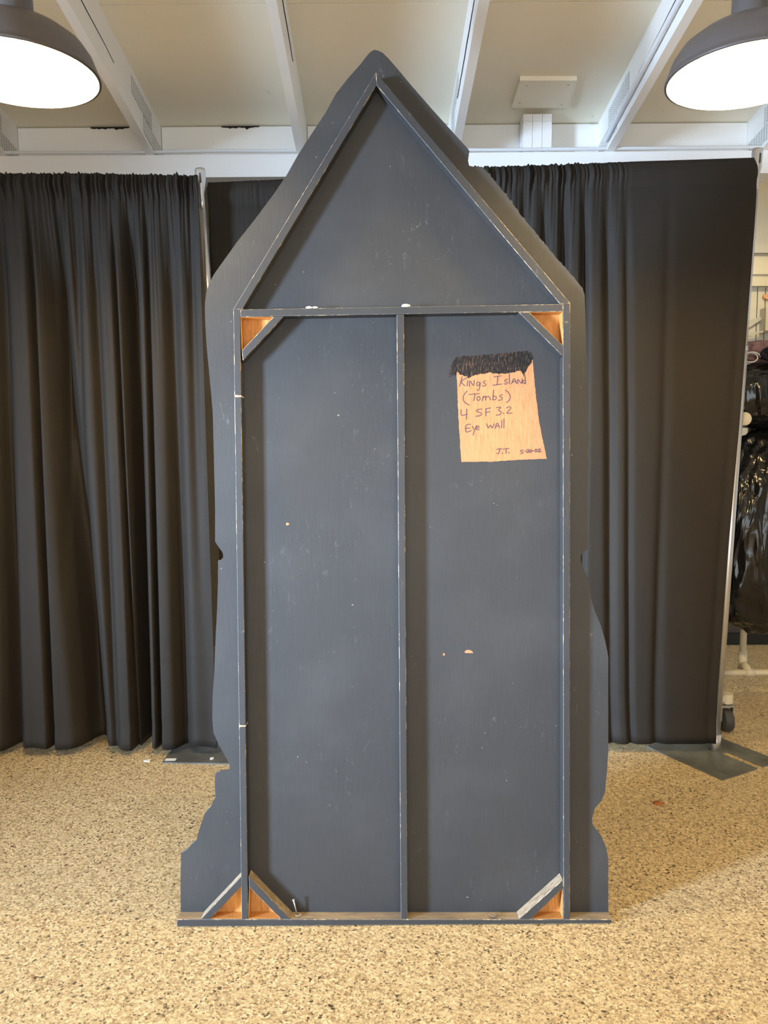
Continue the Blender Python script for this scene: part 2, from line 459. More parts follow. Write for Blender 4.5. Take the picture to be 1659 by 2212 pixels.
# torn gaps along the top of two blocking boards
def torn_gap(px0, px1, py, parent):
    bm = bmesh.new(); n = 18; t_, b_ = [], []
    p0, p1 = at_y(px0, py, YK - .003), at_y(px1, py, YK - .003)
    for k in range(n + 1):
        t = k / n; x = p0.x + (p1.x - p0.x) * t
        h = .003 + .012 * abs(noise.noise(Vector((px0 + k * .37, 0, 0)))) * math.sin(math.pi * t) * 2
        t_.append(x); b_.append(h)
    pts = [(x, zd - .004) for x in t_] + [(x, zd - .006 - h) for x, h in zip(t_[::-1], b_[::-1])]
    prism(bm, pts, YK - .0025, YK - .0005)
    return link('torn_gap', bm, M['crack'], parent)
trims = [o for o in C.objects if o.name.startswith('trim_')]
torn_gap(195, 278, 271, trims[2]); torn_gap(478, 560, 270, trims[3])
# the wall over the beam, closing the storage room
bm = bmesh.new(); box(bm, LX, RX, YK + .041, YK + .08, ZP - .05, DZ)
struct(link('wall_header', bm, M['wall']), 'wall above the header beam closing the storage room', 'wall')
# storage room back wall: beige above, grey ledge, cream boards below
def yz(px, py, y): return at_y(px, py, y).z
z_a, z_b = yz(1650, 533, YW), yz(1650, 551, YW)
bm = bmesh.new(); box(bm, LX, RX, YW, YW + .1, 0, 3.5)
wb = struct(link('wall_back', bm, M['beige']), 'beige upper wall of the storage room right of the drapes', 'wall')
bm = bmesh.new(); box(bm, LX, RX, YK + .08, YW, 3.3, 3.4)
struct(link('ceiling_storage', bm, M['wall']), 'ceiling of the storage room behind the drapes', 'ceiling')
bm = bmesh.new(); box(bm, 1.0, RX, YW - .06, YW, z_b, z_a); bevel(bm, .003)
struct(link('trim_ledge', bm, M['grey']), 'grey painted ledge along the storage room wall', 'trim')
z_c = yz(1650, 622, YW)
bm = bmesh.new()
box(bm, 1.0, RX, YW - .03, YW, z_c, z_b)
for pya, pyb, dpt in ((590, 595.5, .045), (609, 612, .04), (612, 621.5, .06)):
    box(bm, 1.0, RX, YW - dpt, YW - .029, yz(1650, pyb, YW), yz(1650, pya, YW))
bevel(bm, .003)
struct(link('trim_rails', bm, M['cream']), 'cream moulded rails on the storage room wall', 'trim')
z_d = yz(1650, 1338, YW)
xs = [1.0]
gx = [at_y(p, 690, YW).x for p in (1631, 1648)]
while xs[-1] < gx[0] - .25: xs.append(xs[-1] + .17)
xs = xs + gx
while xs[-1] < RX - .2: xs.append(xs[-1] + .17)
bm = bmesh.new()
for a, b in zip(xs, xs[1:]): box(bm, a + .003, b - .003, YW - .02, YW, z_d, z_c)
bevel(bm, .004)
struct(link('trim_boards', bm, M['cream']), 'cream vertical boards on the storage room wall', 'trim')
bm = bmesh.new(); box(bm, 1.0, RX, YW - .025, YW, .0, z_d); pass
struct(link('baseboard_back', bm, M['dkbrown']), 'dark brown board at the foot of the storage room wall', 'baseboard')

struct(bx('baseboard_plinth', 1.0, RX, YW - .06, YW - .026, 0, .075, M['black'], None, .003), 'black plinth at the foot of the storage room wall', 'baseboard')

# ------------------------------------------------------------------ the tall scenery board seen from behind
ALPHA = R(3.6)
B0 = at_z(852, 1999.6, 0.0)
B0.z = .0022
prop = empty('scenery_board', B0, (-ALPHA, 0, 0))
tag(prop, 'tall charcoal gabled plywood scenery board with wooden framing standing on the floor', 'scenery board')
PM = Matrix.Translation(B0) @ Matrix.Rotation(-ALPHA, 4, 'X'); PMi = PM.inverted()
DEP = .038                                   # framing depth, plywood behind it
def pl(px, py, dep=0.0):
    """photograph point to board coordinates on the plane dep behind the framing face"""
    o = PMi @ CAM_P; d = PMi.to_3x3() @ ray(px, py)
    t = (dep - o.y) / d.y; q = o + d * t
    return (q.x, q.z)
out_px = [(808,107.6),(800,112),(792,121),(780,137),(750,171),(725.6,202.5),(704,242),(668.6,296),(644,334),(620,377),(590,421),(552,472),(511,524),(484,562),(462.5,592),(452,612),(446,630),(443,649),(442.6,672),(443.5,700),(446,745),(450,786),(455,840),(459.5,889),(461.3,962),(464.7,1100),(464.7,1170),(474,1184),(480,1192),(482.3,1198),(482,1204),(477,1210),(470.7,1211),(471,1252),(469,1317),(466,1371),(463,1452),(459,1507),(458.5,1555.6),(461,1583),(473,1610),(484,1629),(494.6,1648),(496.5,1657),(494.6,1665),(474,1667),(467.5,1669),(464.6,1675),(464,1690),(465,1723),(456,1740),(442.7,1757.6),(435,1777),(429,1797),(424,1816),(412,1825.6),(403,1837),(391,1843),(390,1900),(390,1968),
          (1314,1968),(1314,1855),(1309,1829),(1298,1804),(1280.5,1781),(1279,1770),(1280,1760),(1286,1745),(1300,1729),(1307,1710),(1311.5,1664.5),(1314,1619),(1314,1530),(1314,1421),(1312.6,1410),(1307,1383),(1297.6,1350.7),(1285.4,1321),(1276,1291),(1272.4,1253),(1261,1228.6),(1255.3,1214),(1254.3,1207),(1255.5,1199.5),(1259.7,1193.4),(1270,1187),(1270,1150),(1270,1061),(1271.9,1001.4),(1270.5,971.6),(1275.4,950),(1270.5,920),(1272.7,852),(1267.8,790),(1264.3,681.4),(1263,638),(1258,622),(1243,604),(1198.7,553.7),(1142.6,485.8),(1125,465),(1095.4,423.8),(1054,373.5),(1041,360),(1027,361),(1013.5,358),(1011,347),(1014,326),(1009.7,320),(983,291),(930,232),(888.6,184.5),(859,149),(838,125),(826.6,114),(816,109)]
out = [pl(x, y, DEP) for x, y in out_px]
for i, (x, y) in enumerate(out_px):          # the foot of the sheet stands behind the bottom rail
    if y >= 1968: out[i] = (out[i][0], .0015)
# slightly ragged saw line along the upper right slope
fine = []
for i in range(len(out)):
    a, b = out[i], out[(i + 1) % len(out)]
    fine.append(a)
    px, py = out_px[i]
    if 360 < py < 610 and px > 1030:
        L = math.hypot(b[0] - a[0], b[1] - a[1]); n = int(L / .006)
        nx, nz = (b[1] - a[1]) / L, -(b[0] - a[0]) / L
        for k in range(1, n):
            t = k / n; j = max(0, random.gauss(0, .0013)) + (.004 if random.random() < .05 else 0)
            fine.append((a[0] + (b[0] - a[0]) * t + nx * j, a[1] + (b[1] - a[1]) * t + nz * j))
bm = bmesh.new(); prism(bm, fine, DEP, DEP + .0125)
for f in bm.faces: f.material_index = 0 if len(f.verts) > 4 else 1
link('plywood_sheet', bm, [M['dark'], M['edge']], prop)

def member(name, px, top=None, y0=0.0, y1=DEP - .0003, mat='dark', dust=False, bev=.0011):
    """one piece of framing: face outline in photograph points, DEP deep"""
    pts = [pl(x, y) for x, y in px]
    bm = bmesh.new(); prism(bm, pts, y0, y1)
    bmesh.ops.recalc_face_normals(bm, faces=bm.faces)
    if dust:
        for f in bm.faces:
            if f.normal.z > .35: f.material_index = 2
    fr = [e for e in bm.edges if sum(1 for v in e.verts if abs(v.co.y - y0) < 1e-5) == 2]
    bmesh.ops.bevel(bm, geom=fr, offset=bev, segments=1, affect='EDGES', profile=.5, material=1)
    return link(name, bm, [M[mat], M['edge'], M['dusty']], prop)
# bottom rail (longer than the sheet is wide)
rail = [pl(382, 1986), pl(1322.5, 1986.3), pl(1321, 2000), pl(382, 1999.4)]
rail = [(rail[0][0], rail[0][1]), (rail[1][0], rail[1][1]), (rail[2][0], 0.0), (rail[3][0], 0.0)]
RT = rail[0][1]
bm = bmesh.new(); prism(bm, rail, 0, DEP - .0003); bmesh.ops.recalc_face_normals(bm, faces=bm.faces)
for f in bm.faces:
    if f.normal.z > .5: f.material_index = 2
fr = [e for e in bm.edges if all(abs(v.co.y) < 1e-5 for v in e.verts)]
bmesh.ops.bevel(bm, geom=fr, offset=.0012, segments=1, affect='EDGES', material=1)
link('bottom_rail', bm, [M['dark'], M['edge'], M['dusty']], prop)
def lerp(a, b, t): return a + (b - a) * t
def post_px(xl0, xr0, yt, xl1, xr1, yb, ya, yc):
    ta, tc = (ya - yt) / (yb - yt), (yc - yt) / (yb - yt)
    return [(lerp(xl0, xl1, ta), ya), (lerp(xr0, xr1, ta), ya), (lerp(xr0, xr1, tc), yc), (lerp(xl0, xl1, tc), yc)]
LP = (504, 518.6, 668, 522, 536, 1985)
for ya, yc in ((668, 854), (857.5, 1364), (1364.6, 1567), (1569.5, 1985.6)):
    pp = post_px(*LP, ya, yc)
    if ya == 668: pp = [(504, 668), (518.6, 668)] + pp[2:]
    member('post', pp)
for ya, yc in ((854.3, 857.2), (1567.2, 1569.3)):
    pts = [pl(x, y) for x, y in post_px(*LP, ya, yc)]
    bm = bmesh.new(); prism(bm, pts, .0006, DEP - .0004); link('splice_shim', bm, M['raw'], prop)
RP = (1215.8, 1231.6, 655, 1217, 1231, 1985)
for ya, yc in ((655, 695), (696.2, 1985.6)): member('post', post_px(*RP, ya, yc))
member('post', post_px(857, 872.6, 679.5, 866, 880.4, 1985, 679.6, 1985.6))
member('crossbar', [(519.2, 668.6), (1215.4, 656.9), (1215.4, 672.4), (519.4, 684.4)])
# gable rafters
member('gable_bar', [(504, 667.6), (811.8, 156.6), (813, 184), (523.8, 667.2)])
member('gable_bar', [(812.3, 156.6), (1231.4, 654.4), (1209.5, 656.2), (813.4, 184)])
# corner braces
member('brace', [(591, 684.2), (612.8, 683.8), (524.6, 779), (522.6, 757.5)])
member('brace', [(1120.5, 674.4), (1143, 674), (1215.8, 746.5), (1214.4, 768)])
member('brace', [(521.6, 1892.5), (521.4, 1914.5), (454, 1985.4), (434, 1985.4)], dust=True)
member('brace', [(537, 1893), (627.5, 1985.4), (607, 1985.4), (538, 1916)], dust=True)
member('brace', [(1215.6, 1900.4), (1216, 1919), (1147, 1985.6), (1121, 1985.6)], dust=True)
# unpainted corners behind the braces: bare plywood and bare framing sides
def bare_corner(px):
    pts = [Vector((p[0], 0, p[1])) for p in (pl(x, y) for x, y in px)]
    cen = sum(pts, Vector()) / 3
    bm = bmesh.new(); n = 3
    inner = [p + (cen - p).normalized() * .0012 for p in pts]
    y0, yb = .0016, DEP - .0004
    A = [bm.verts.new((p.x, y0, p.z)) for p in pts]; I = [bm.verts.new((p.x, y0, p.z)) for p in inner]
    Bk = [bm.verts.new((p.x, yb, p.z)) for p in pts]; J = [bm.verts.new((p.x, yb - .0006, p.z)) for p in inner]
    for k in range(3):
        j = (k + 1) % 3
        bm.faces.new((A[k], A[j], I[j], I[k])); bm.faces.new((I[k], I[j], J[j], J[k])); bm.faces.new((A[k], Bk[k], Bk[j], A[j]))
    bm.faces.new(J); bm.faces.new(Bk[::-1])
    o = link('bare_corner', bm, M['bare'], prop); o['label'] = 'unpainted orange plywood corner behind a brace'
    return o
bare_corner([(519.6, 684.6), (590.6, 684.4), (522.2, 757)])
bare_corner([(1143.4, 674.2), (1215.4, 672.8), (1215.8, 746)])
bare_corner([(521.2, 1915), (521.8, 1985.2), (454.6, 1985.2)])
bare_corner([(538.2, 1916.6), (606.6, 1985.2), (536.4, 1985.2)])
bare_corner([(1215.9, 1919.6), (1216.4, 1985.4), (1147.6, 1985.4)])
# the unpainted label patch with its handwriting
def decal(name, px, th, mat, sub=0, jag=0.0, lift=0.0):
    pts = [pl(x, y, DEP) for x, y in px]
    if sub:
        f2 = []
        for i in range(len(pts)):
            a, b = pts[i], pts[(i + 1) % len(pts)]
            n = max(1, int(math.hypot(b[0] - a[0], b[1] - a[1]) / sub))
            for k in range(n):
                t = k / n; f2.append((lerp(a[0], b[0], t) + random.uniform(-jag, jag), lerp(a[1], b[1], t) + random.uniform(-jag, jag)))
        pts = f2
    bm = bmesh.new(); prism(bm, pts, DEP - lift - th, DEP - lift - .00002)
    return link(name, bm, mat, prop)
o = decal('label_patch', [(985.5, 800), (987, 819), (989, 878), (992, 930), (996.5, 998), (1065, 997), (1128, 992.7), (1181, 991), (1172.6, 951.5), (1164, 905), (1159, 867), (1153.6, 814), (1150.5, 775), (1141, 768), (990, 780)], .0004, M['label'], .006, .0007)
o['label'] = 'bare pale plywood patch left unpainted'
sm = [(971,815),(972,800),(974,790),(980,780),(985,771),(1010,769),(1035.5,768),(1066,765),(1099,762),(1141,758.5),(1148,764),(1150.5,772),(1148,783),(1141,793),(1137,800),(1134,806),(1131.5,815),(1129,806),(1124,801),(1110,804),(1094,806),(1077.7,808),(1060,805),(1044,807),(1028,810),(1012,816),(1003,812),(993,809),(988,803),(983,812),(977,809)]
o = decal('paint_smear', sm, .0004, M['smear'], .0035, .0016, .0005)
o['label'] = 'rough black brushed paint over the top of the label'
ZX, ZY, ZS = 930.0, 730.0, 4.74
strokes = [[(322,400),(297,494)],[(372,408),(314,448),(352,490)],[(380,438),(374,490)],[(398,494),(403,440),(440,488),(447,434)],[(507,456),(482,452),(472,470),(478,488),(496,484),(508,458),(502,508),(488,538),(474,530)],[(563,440),(542,448),(546,464),(566,474),(556,492),(530,490)],
 [(652,398),(722,388)],[(688,394),(681,480)],[(640,484),(725,473)],[(786,424),(762,433),(766,448),(786,456),(776,472),(752,470)],[(808,368),(805,470)],[(830,468),(853,416),(879,464)],[(838,450),(872,446)],[(892,468),(893,424),(931,467),(936,418)],[(967,388),(971,470)],[(968,430),(946,440),(945,460),(970,464)],
 [(372,545),(342,582),(333,622),(350,660),(396,687)],[(398,579),(496,570)],[(456,575),(441,642)],[(490,600),(476,612),(476,632),(492,640),(506,628),(504,608),(490,600)],[(528,642),(540,598)],[(536,614),(556,597),(564,602),(562,638)],[(562,612),(590,597),(600,604),(614,634)],[(644,535),(638,634)],[(638,602),(664,596),(674,612),(660,632),(638,632)],[(736,581),(711,590),(713,604),(734,612),(724,634),(694,638)],[(768,535),(802,566),(815,606),(802,642),(775,660)],
 [(312,738),(316,790),(374,782)],[(370,730),(366,830)],[(522,727),(480,734),(472,750),(520,770),(510,794),(462,802)],[(564,726),(614,717)],[(568,726),(566,796)],[(566,762),(606,755)],[(674,714),(718,708),(694,741),(720,754),(712,784),(674,790)],[(743,768),(747,772)],[(780,716),(804,705),(822,718),(780,770),(832,769)],
 [(408,884),(363,894),(363,962),(414,950)],[(363,926),(402,922)],[(428,905),(441,932)],[(470,900),(451,940),(435,995)],[(470,926),(496,913),(482,900),(466,918),(474,940),(496,938)],[(574,880),(590,922),(612,892),(629,922),(650,880)],[(660,926),(683,872),(706,920)],[(668,906),(698,900)],[(729,845),(727,920)],[(751,830),(750,922)],
 [(676,1141),(726,1132)],[(705,1136),(703,1168),(691,1184),(678,1180)],[(734,1176),(737,1180)],[(742,1139),(802,1130)],[(776,1135),(771,1182)],[(801,1173),(804,1177)],
 [(950,1147),(925,1150),(925,1164),(945,1167),(940,1184),(921,1184)],[(965,1162),(971,1161)],[(980,1150),(1000,1141),(1006,1152),(984,1173),(1012,1169)],[(1025,1145),(1015,1157),(1021,1171),(1033,1166),(1034,1150),(1025,1145)],[(1047,1157),(1054,1156)],[(1078,1140),(1068,1152),(1073,1167),(1087,1161),(1088,1146),(1078,1140)],[(1100,1143),(1118,1135),(1123,1146),(1099,1167),(1131,1164)]]
def smooth_line(p, n=4):
    if len(p) < 3: return p
    q = [p[0]] + p + [p[-1]]; r = []
    for i in range(1, len(q) - 2):
        a, b, c, d = q[i - 1], q[i], q[i + 1], q[i + 2]
        for k in range(n):
            t = k / n
            r.append(tuple(.5 * (2 * b[j] + (c[j] - a[j]) * t + (2 * a[j] - 5 * b[j] + 4 * c[j] - d[j]) * t * t + (3 * b[j] - a[j] - 3 * c[j] + d[j]) * t ** 3) for j in (0, 1)))
    return r + [p[-1]]
line_of = lambda s: sum(1 for lim in (520, 690, 800, 1000) if min(y for x, y in s) > lim - (0 if lim > 520 else 10))
word_bm = [bmesh.new() for _ in range(7)]
for s in strokes:
    n_ = line_of(s); bm = word_bm[5 if n_ == 2 and s[0][0] < 400 else 6 if n_ == 4 and s[0][0] < 850 else n_]
    P = [Vector(pl(ZX + x / ZS, ZY + y / ZS, DEP)) for x, y in smooth_line(s)]
    hw = .00125; L, Rr = [], []
    for i, p in enumerate(P):
        t = (P[min(i + 1, len(P) - 1)] - P[max(i - 1, 0)]).normalized(); nn = Vector((-t.y, t.x))
        e = t * (-hw if i == 0 else hw if i == len(P) - 1 else 0)
        L.append(p + e + nn * hw); Rr.append(p + e - nn * hw)
    ya, yb = DEP - .0008, DEP - .00043
    V = [[bm.verts.new((q.x, y, q.y)) for q in side] for side in (L, Rr) for y in (ya, yb)]
    n = len(P)
    for i in range(n - 1):
        bm.faces.new((V[0][i], V[0][i + 1], V[2][i + 1], V[2][i])); bm.faces.new((V[1][i], V[3][i], V[3][i + 1], V[1][i + 1]))
        bm.faces.new((V[0][i], V[1][i], V[1][i + 1], V[0][i + 1])); bm.faces.new((V[2][i], V[2][i + 1], V[3][i + 1], V[3][i]))
    for i in (0, n - 1): bm.faces.new((V[0][i], V[2][i], V[3][i], V[1][i]))
for k, bm in enumerate(word_bm):
    link('lettering', bm, M['ink'], prop)['label'] = ['first line of', 'second line of', 'third line of', 'fourth line of', 'date in', 'lone numeral in', 'initials in'][k] + ' purple marker handwriting'
# chips in the paint, glue blobs, nail and plugs
for px, py, sx, sy in ((1012, 1408, 10, 4), (959, 1414, 2.5, 3), (621, 1132, 4, 3)):
    pts = [(px + sx * math.cos(a) * random.uniform(.6, 1.2), py + sy * math.sin(a) * random.uniform(.6, 1.2)) for a in [k * math.pi / 5 for k in range(10)]]
    decal('paint_chip', pts, .0003, M['label'])
for px, py, r in ((668, 664.6, .006), (681, 664.4, .005), (877, 660.6, .008)):
    x, z = pl(px, py, .006); bm = bmesh.new()
    bmesh.ops.create_icosphere(bm, subdivisions=3, radius=1)
    for v in bm.verts:
        v.co *= 1 + .25 * noise.noise(v.co * 2 + Vector((px, 0, 0))); v.co = Vector((x + v.co.x * r * 1.5, .006 + v.co.y * r * .8, z + v.co.z * r * .6))
    link('glue_blob', bm, M['paper'], prop, True)
def disc_on_rail(px, py, rad, name):
    # the point on the rail's top face seen at px,py
    o = PMi @ CAM_P; d = PMi.to_3x3() @ ray(px, py); t = (RT - o.z) / d.z; q = o + d * t
    bm = bmesh.new(); lathe(bm, [(0, 0), (rad * 1.0, 0), (rad, .0006), (rad * .9, .0012), (rad * .3, .0012), (rad * .25, .0007), (0, .0007)], 24)
    bmesh.ops.translate(bm, verts=bm.verts, vec=(q.x, q.y, RT)); return q, link(name, bm, M['dusty'], prop, False)
q, plug = disc_on_rail(644, 1975.5, .0115, 'wood_plug')
disc_on_rail(1065, 1975.5, .0115, 'wood_plug')
top = Vector((pl(634.5, 1942, q.y)[0], q.y - .004, pl(634.5, 1942, q.y)[1]))
foot = Vector((q.x - .003, q.y, RT + .0005))
bm = bmesh.new(); ax = (top - foot).normalized()
tube(bm, [foot, top], .0019, 10); tube(bm, [top - ax * .0005, top + ax * .0006, top + ax * .0016], [.0042, .0046, .003], 14)
link('nail', bm, M['nail'], prop, True)['label'] = 'bright nail sticking up from the bottom rail'

# ------------------------------------------------------------------ pendant lamps
LR = .195
def make_lamp():
    root = empty('pendant_lamp', (0, 0, 0))
    prof = [(LR, 0), (LR * .985, .020), (LR * .93, .050), (LR * .83, .078), (LR * .66, .102), (LR * .46, .117), (LR * .30, .126), (LR * .235, .135)]
    bm = bmesh.new(); th = .003
    outer = prof; inner = [(r - th if r > .05 else r - th, z - (th if i > 0 else 0)) for i, (r, z) in enumerate(prof)]
    ring = [(LR, 0), (LR + .003, .001), (LR + .003, .006), (LR, .008)]
    lathe(bm, [(LR - th, 0)] + ring + outer[1:], 64, 0)
    inn = bmesh.new(); lathe(inn, [(LR - th, 0)] + inner[1:] + [(0, inner[-1][1])], 64)
    o = link('lamp_shade', bm, M['shade'], root, True)
    link('shade_lining', inn, M['shade_in'], o, True)['label'] = 'white inside of the shade'
    bm = bmesh.new(); lathe(bm, [(LR * .235, .133), (LR * .228, .15), (LR * .212, .34), (LR * .19, .35), (0, .352)], 40)
    link('lamp_neck', bm, M['shade'], root, True)
    bm = bmesh.new(); tube(bm, [(0, 0, .34), (0, 0, 1.0)], .011, 16); link('lamp_rod', bm, M['shade'], root, True)
    bm = bmesh.new(); lathe(bm, [(0, .028), (.018, .030), (.038, .046), (.045, .066), (.040, .088), (.026, .108), (.02, .118), (0, .12)], 32)
    link('bulb', bm, M['bulb'], root, True)['label'] = 'glowing white bulb'
    return root
lamp = make_lamp()
lamp_y = 2.02
def lamp_at(px, py): return at_y(px, py, lamp_y)
lamp.location = lamp_at(38, 163)
tag(lamp, 'lit taupe dome pendant lamp at the upper left corner', 'pendant lamp', 'pendant lamps either side of the board')
lamp2 = copy_tree(lamp); lamp2.location = lamp_at(1616, 168)
tag(lamp2, 'lit taupe dome pendant lamp at the upper right corner', 'pendant lamp', 'pendant lamps either side of the board')
for L_ in (lamp, lamp2):                     # rods reach the deck
    for ch in L_.children:
        if ch.name.startswith('lamp_rod'):
            ch.scale.z = 1.0
            top_z = deck_pt(0, lamp_y)[2] - L_.location.z
            me = ch.data.copy(); ch.data = me
            for v in me.vertices:
                if v.co.z > .5: v.co.z = top_z

# ------------------------------------------------------------------ armoured cables
def cable(bm, pts, r=.009, pitch=.0075, seg=9):
    P = [Vector(p) for p in pts]; L = [0]
    for a, b in zip(P, P[1:]): L.append(L[-1] + (b - a).length)
    n = int(L[-1] / pitch) * 2; out, rad = [], []; j = 0
    for k in range(n + 1):
        s = L[-1] * k / n
        while j < len(P) - 2 and s > L[j + 1]: j += 1
        t = (s - L[j]) / (L[j + 1] - L[j]); out.append(P[j].lerp(P[j + 1], t)); rad.append(r if k % 2 else r * .78)
    tube(bm, out, rad, seg)
pts = []
for k in range(61):
    x = -2.3 + 4.6 * k / 60
    pts.append((x, YB + .006 + .006 * noise.noise(Vector((x * 1.1, 0, 0))), ZP + .010 + max(0, .007 * noise.noise(Vector((x * 1.9, 3, 0))))))
for p in range(len(pts)): pass
bm = bmesh.new(); cable(bm, pts)
# the cable passes in front of the rafter ends, resting on the front edge of the beam
for v in bm.verts: v.co.y -= .014
tag(link('armoured_cable', bm, M['conduit'], None, True), 'white ribbed cable lying along the top of the header beam', 'cable')
i6 = 6; x6 = allx[i6]
bm = bmesh.new(); pts = []
for k in range(41):
    t = k / 40; y = lerp(-1.0, YB - .035, t)
    h = KR * lerp(.075, .022, min(1, max(0, (y - 1.0) / 2.8))) + .005 * noise.noise(Vector((y * 2, 8, 0)))
    pts.append((x6 + dirv.x * (y - YB) - RW / 2 - .014, y, roof_z(y) + h))
cable(bm, pts, .0115, .012)
tag(link('armoured_cable', bm, M['conduit'], None, True), 'white ribbed cable fixed along the side of a rafter', 'cable')

# ------------------------------------------------------------------ stub posts and cover plate on the ceiling
bpx = [1130, 1150, 1171, 1192]
bx_ = [at_y(p, 290, YB + .02).x for p in bpx]
for k in range(3):
    a, b = bx_[k] + .0008, bx_[k + 1] - .0008
    root = empty('stub_post', ((a + b) / 2, YB + .06, ZP))
    zt = roof_z(YB + .06) + RH - .012; cut = at_y(1160, 262, YB + .02).z
    bx('lower_block', a - (a + b) / 2, b - (a + b) / 2, -.04, .06, .0006, cut - ZP, M['beam'], root, .003)
    bx('upper_block', a - (a + b) / 2, b - (a + b) / 2, -.04, .055, cut - ZP + .001, zt - ZP, M['beam'], root, .003)
    tag(root, ['white stub post on the beam below the cover plate, left of three', 'white stub post on the beam below the cover plate, middle of three', 'white stub post on the beam below the cover plate, right of three'][k], 'stub post', 'stub posts below the cover plate')
# square cover plate screwed to the deck
def on_deck(px, py, off=0.0):
    n = Vector((0, SL, 1)).normalized(); p0 = Vector(deck_pt(0, YB)); d = ray(px, py)
    t = (p0 - n * off - CAM_P).dot(n) / d.dot(n); return CAM_P + d * t
th = .022
cpx = [(1123.5, 174), (1246.5, 174), (1227, 233), (1105, 233)]
low = [on_deck(x, y, th) for x, y in cpx]
nrm = Vector((0, SL, 1)).normalized()
org = sum(low, Vector()) / 4 + nrm * th
root = empty('ceiling_cover_plate', org)
bm = bmesh.new(); a = [bm.verts.new(p - org) for p in low]; b = [bm.verts.new(p - org + nrm * (th - .001)) for p in low]
bm.faces.new(a); bm.faces.new(b[::-1])
for k in range(4): bm.faces.new((a[k], b[k], b[(k + 1) % 4], a[(k + 1) % 4]))
bevel(bm, .002); link('plate', bm, M['deck'], root)
for px, py in ((1137.5, 185.5), (1227.5, 183.5), (1122.5, 223), (1213, 227)):
    p = on_deck(px, py, th + .0005) - org; bm = bmesh.new(); lathe(bm, [(0, -.001), (.0035, -.001), (.0042, .001), (0, .001)], 14)
    bmesh.ops.translate(bm, verts=bm.verts, vec=p); link('screw', bm, M['zinc'], root)
tag(root, 'square white cover plate screwed to the ceiling above the stub posts', 'cover plate')

# ------------------------------------------------------------------ drape uprights
YD = 3.27
def upright(base, top_px, plate_pts, slot, label, hook=True):
    root = empty('drape_upright', base)
    tp = at_y(*top_px, base.y) - base
    ax = tp.normalized()
    bm = bmesh.new(); tube(bm, [ax * .004, ax * .075], .024, 24); bevel(bm, .002, 2, -1, 50); link('socket', bm, M['steel'], root, True)
    bm = bmesh.new(); tube(bm, [ax * .006, ax * 1.72], .0185, 24); link('lower_tube', bm, M['steel'], root, True)
    Lh = tp.length
    bm = bmesh.new(); tube(bm, [ax * 1.70, ax * (Lh - .16)], .0155, 24); link('upper_tube', bm, M['steel'], root, True)
    bm = bmesh.new(); tube(bm, [ax * 1.715, ax * 1.74], .0190, 20); link('lock_collar', bm, M['steel'], root, True)
    # flared head with slots, flattened where the rods hook in
    bm = bmesh.new()
    prof = [(-.17, .0155, .0155), (-.13, .013, .0155), (-.10, .0135, .018), (-.075, .0205, .0205), (-.01, .0215, .0215), (0, .020, .020)]
    rings = []
    side = Vector((1, 0, 0)) - ax * ax.x; side.normalize(); fw = ax.cross(side)
    for dz, rx, ry in prof:
        c = ax * (Lh + dz); rings.append([bm.verts.new(c + side * rx * math.cos(k * math.pi / 12) + fw * ry * math.sin(k * math.pi / 12)) for k in range(24)])
    for i in range(len(rings) - 1):
        for k in range(24): bm.faces.new((rings[i][k], rings[i][(k + 1) % 24], rings[i + 1][(k + 1) % 24], rings[i + 1][k]))
    bm.faces.new(rings[0][::-1]); bm.faces.new(rings[-1])
    hd = link('slotted_head', bm, M['steel'], root, True)
    bm = bmesh.new(); c = ax * (Lh - .042); sp = []
    for k in range(24):
        a = k * math.pi / 12; sp.append((.0035 * math.cos(a), (.0165 if math.sin(a) > 0 else -.0165) + .0035 * math.sin(a)))
    cf = -fw if fw.y > 0 else fw
    va = [bm.verts.new(c + cf * .0195 + side * (x + .003) + ax * z) for x, z in sp]; vb = [bm.verts.new(c + cf * .0222 + side * (x + .003) + ax * z) for x, z in sp]
    bm.faces.new(va); bm.faces.new(vb)
    for k in range(24): bm.faces.new((va[k], va[(k + 1) % 24], vb[(k + 1) % 24], vb[k]))
    link('slot', bm, M['rubber'], hd)
    bm = bmesh.new()
    pts = [Vector((p.x - base.x, p.y - base.y, 0)) for p in plate_pts]
    lo = [bm.verts.new((p.x, p.y, .0005)) for p in pts]; hi = [bm.verts.new((p.x, p.y, .006)) for p in pts]
    bm.faces.new(lo[::-1]); bm.faces.new(hi); n = len(pts)
    for k in range(n): bm.faces.new((lo[k], lo[(k + 1) % n], hi[(k + 1) % n], hi[k]))
    bevel(bm, .0012); pltobj = link('base_plate', bm, M['plate'], root)
    tag(root, label, 'drape upright', 'drape uprights')
    return root, pltobj
# right upright: a slotted square plate turned towards the camera
rb = at_z(1543, 1621, 0); rb.z = 0
c1, c2 = at_z(1397, 1614, 0), at_z(1561, 1687, 0)
e1 = (c2 - c1); e1.z = 0; Ls = e1.length; e1.normalize(); e2 = Vector((-e1.y, e1.x, 0))
if e2.y < 0: e2 = -e2
W2 = Ls * .93
def P(a, b): return c1 + e1 * a + e2 * b
s_c = (at_z(1571, 1631, 0) - c1).dot(e2); s_a = (at_z(1560, 1628, 0) - c1).dot(e1); hw = .017
slot_pts = [P(Ls, s_c - hw), P(s_a + hw, s_c - hw)] + [P(s_a + hw - hw * math.sin(t), s_c - hw * math.cos(t)) for t in [k * math.pi / 8 for k in range(1, 8)]] + [P(s_a + hw, s_c + hw), P(Ls, s_c + hw)]
plate_r = [P(0, 0), P(Ls, 0)] + slot_pts + [P(Ls, W2), P(0, W2)]
upr, _pp = upright(rb, (1636.5, 322), plate_r, True, 'silver drape upright on a slotted steel plate at the right edge of the drapes')
lb = at_z(521, 1622, 0); lb.z = 0
fl, fr_ = at_z(350, 1649, 0), at_z(640, 1655, 0)
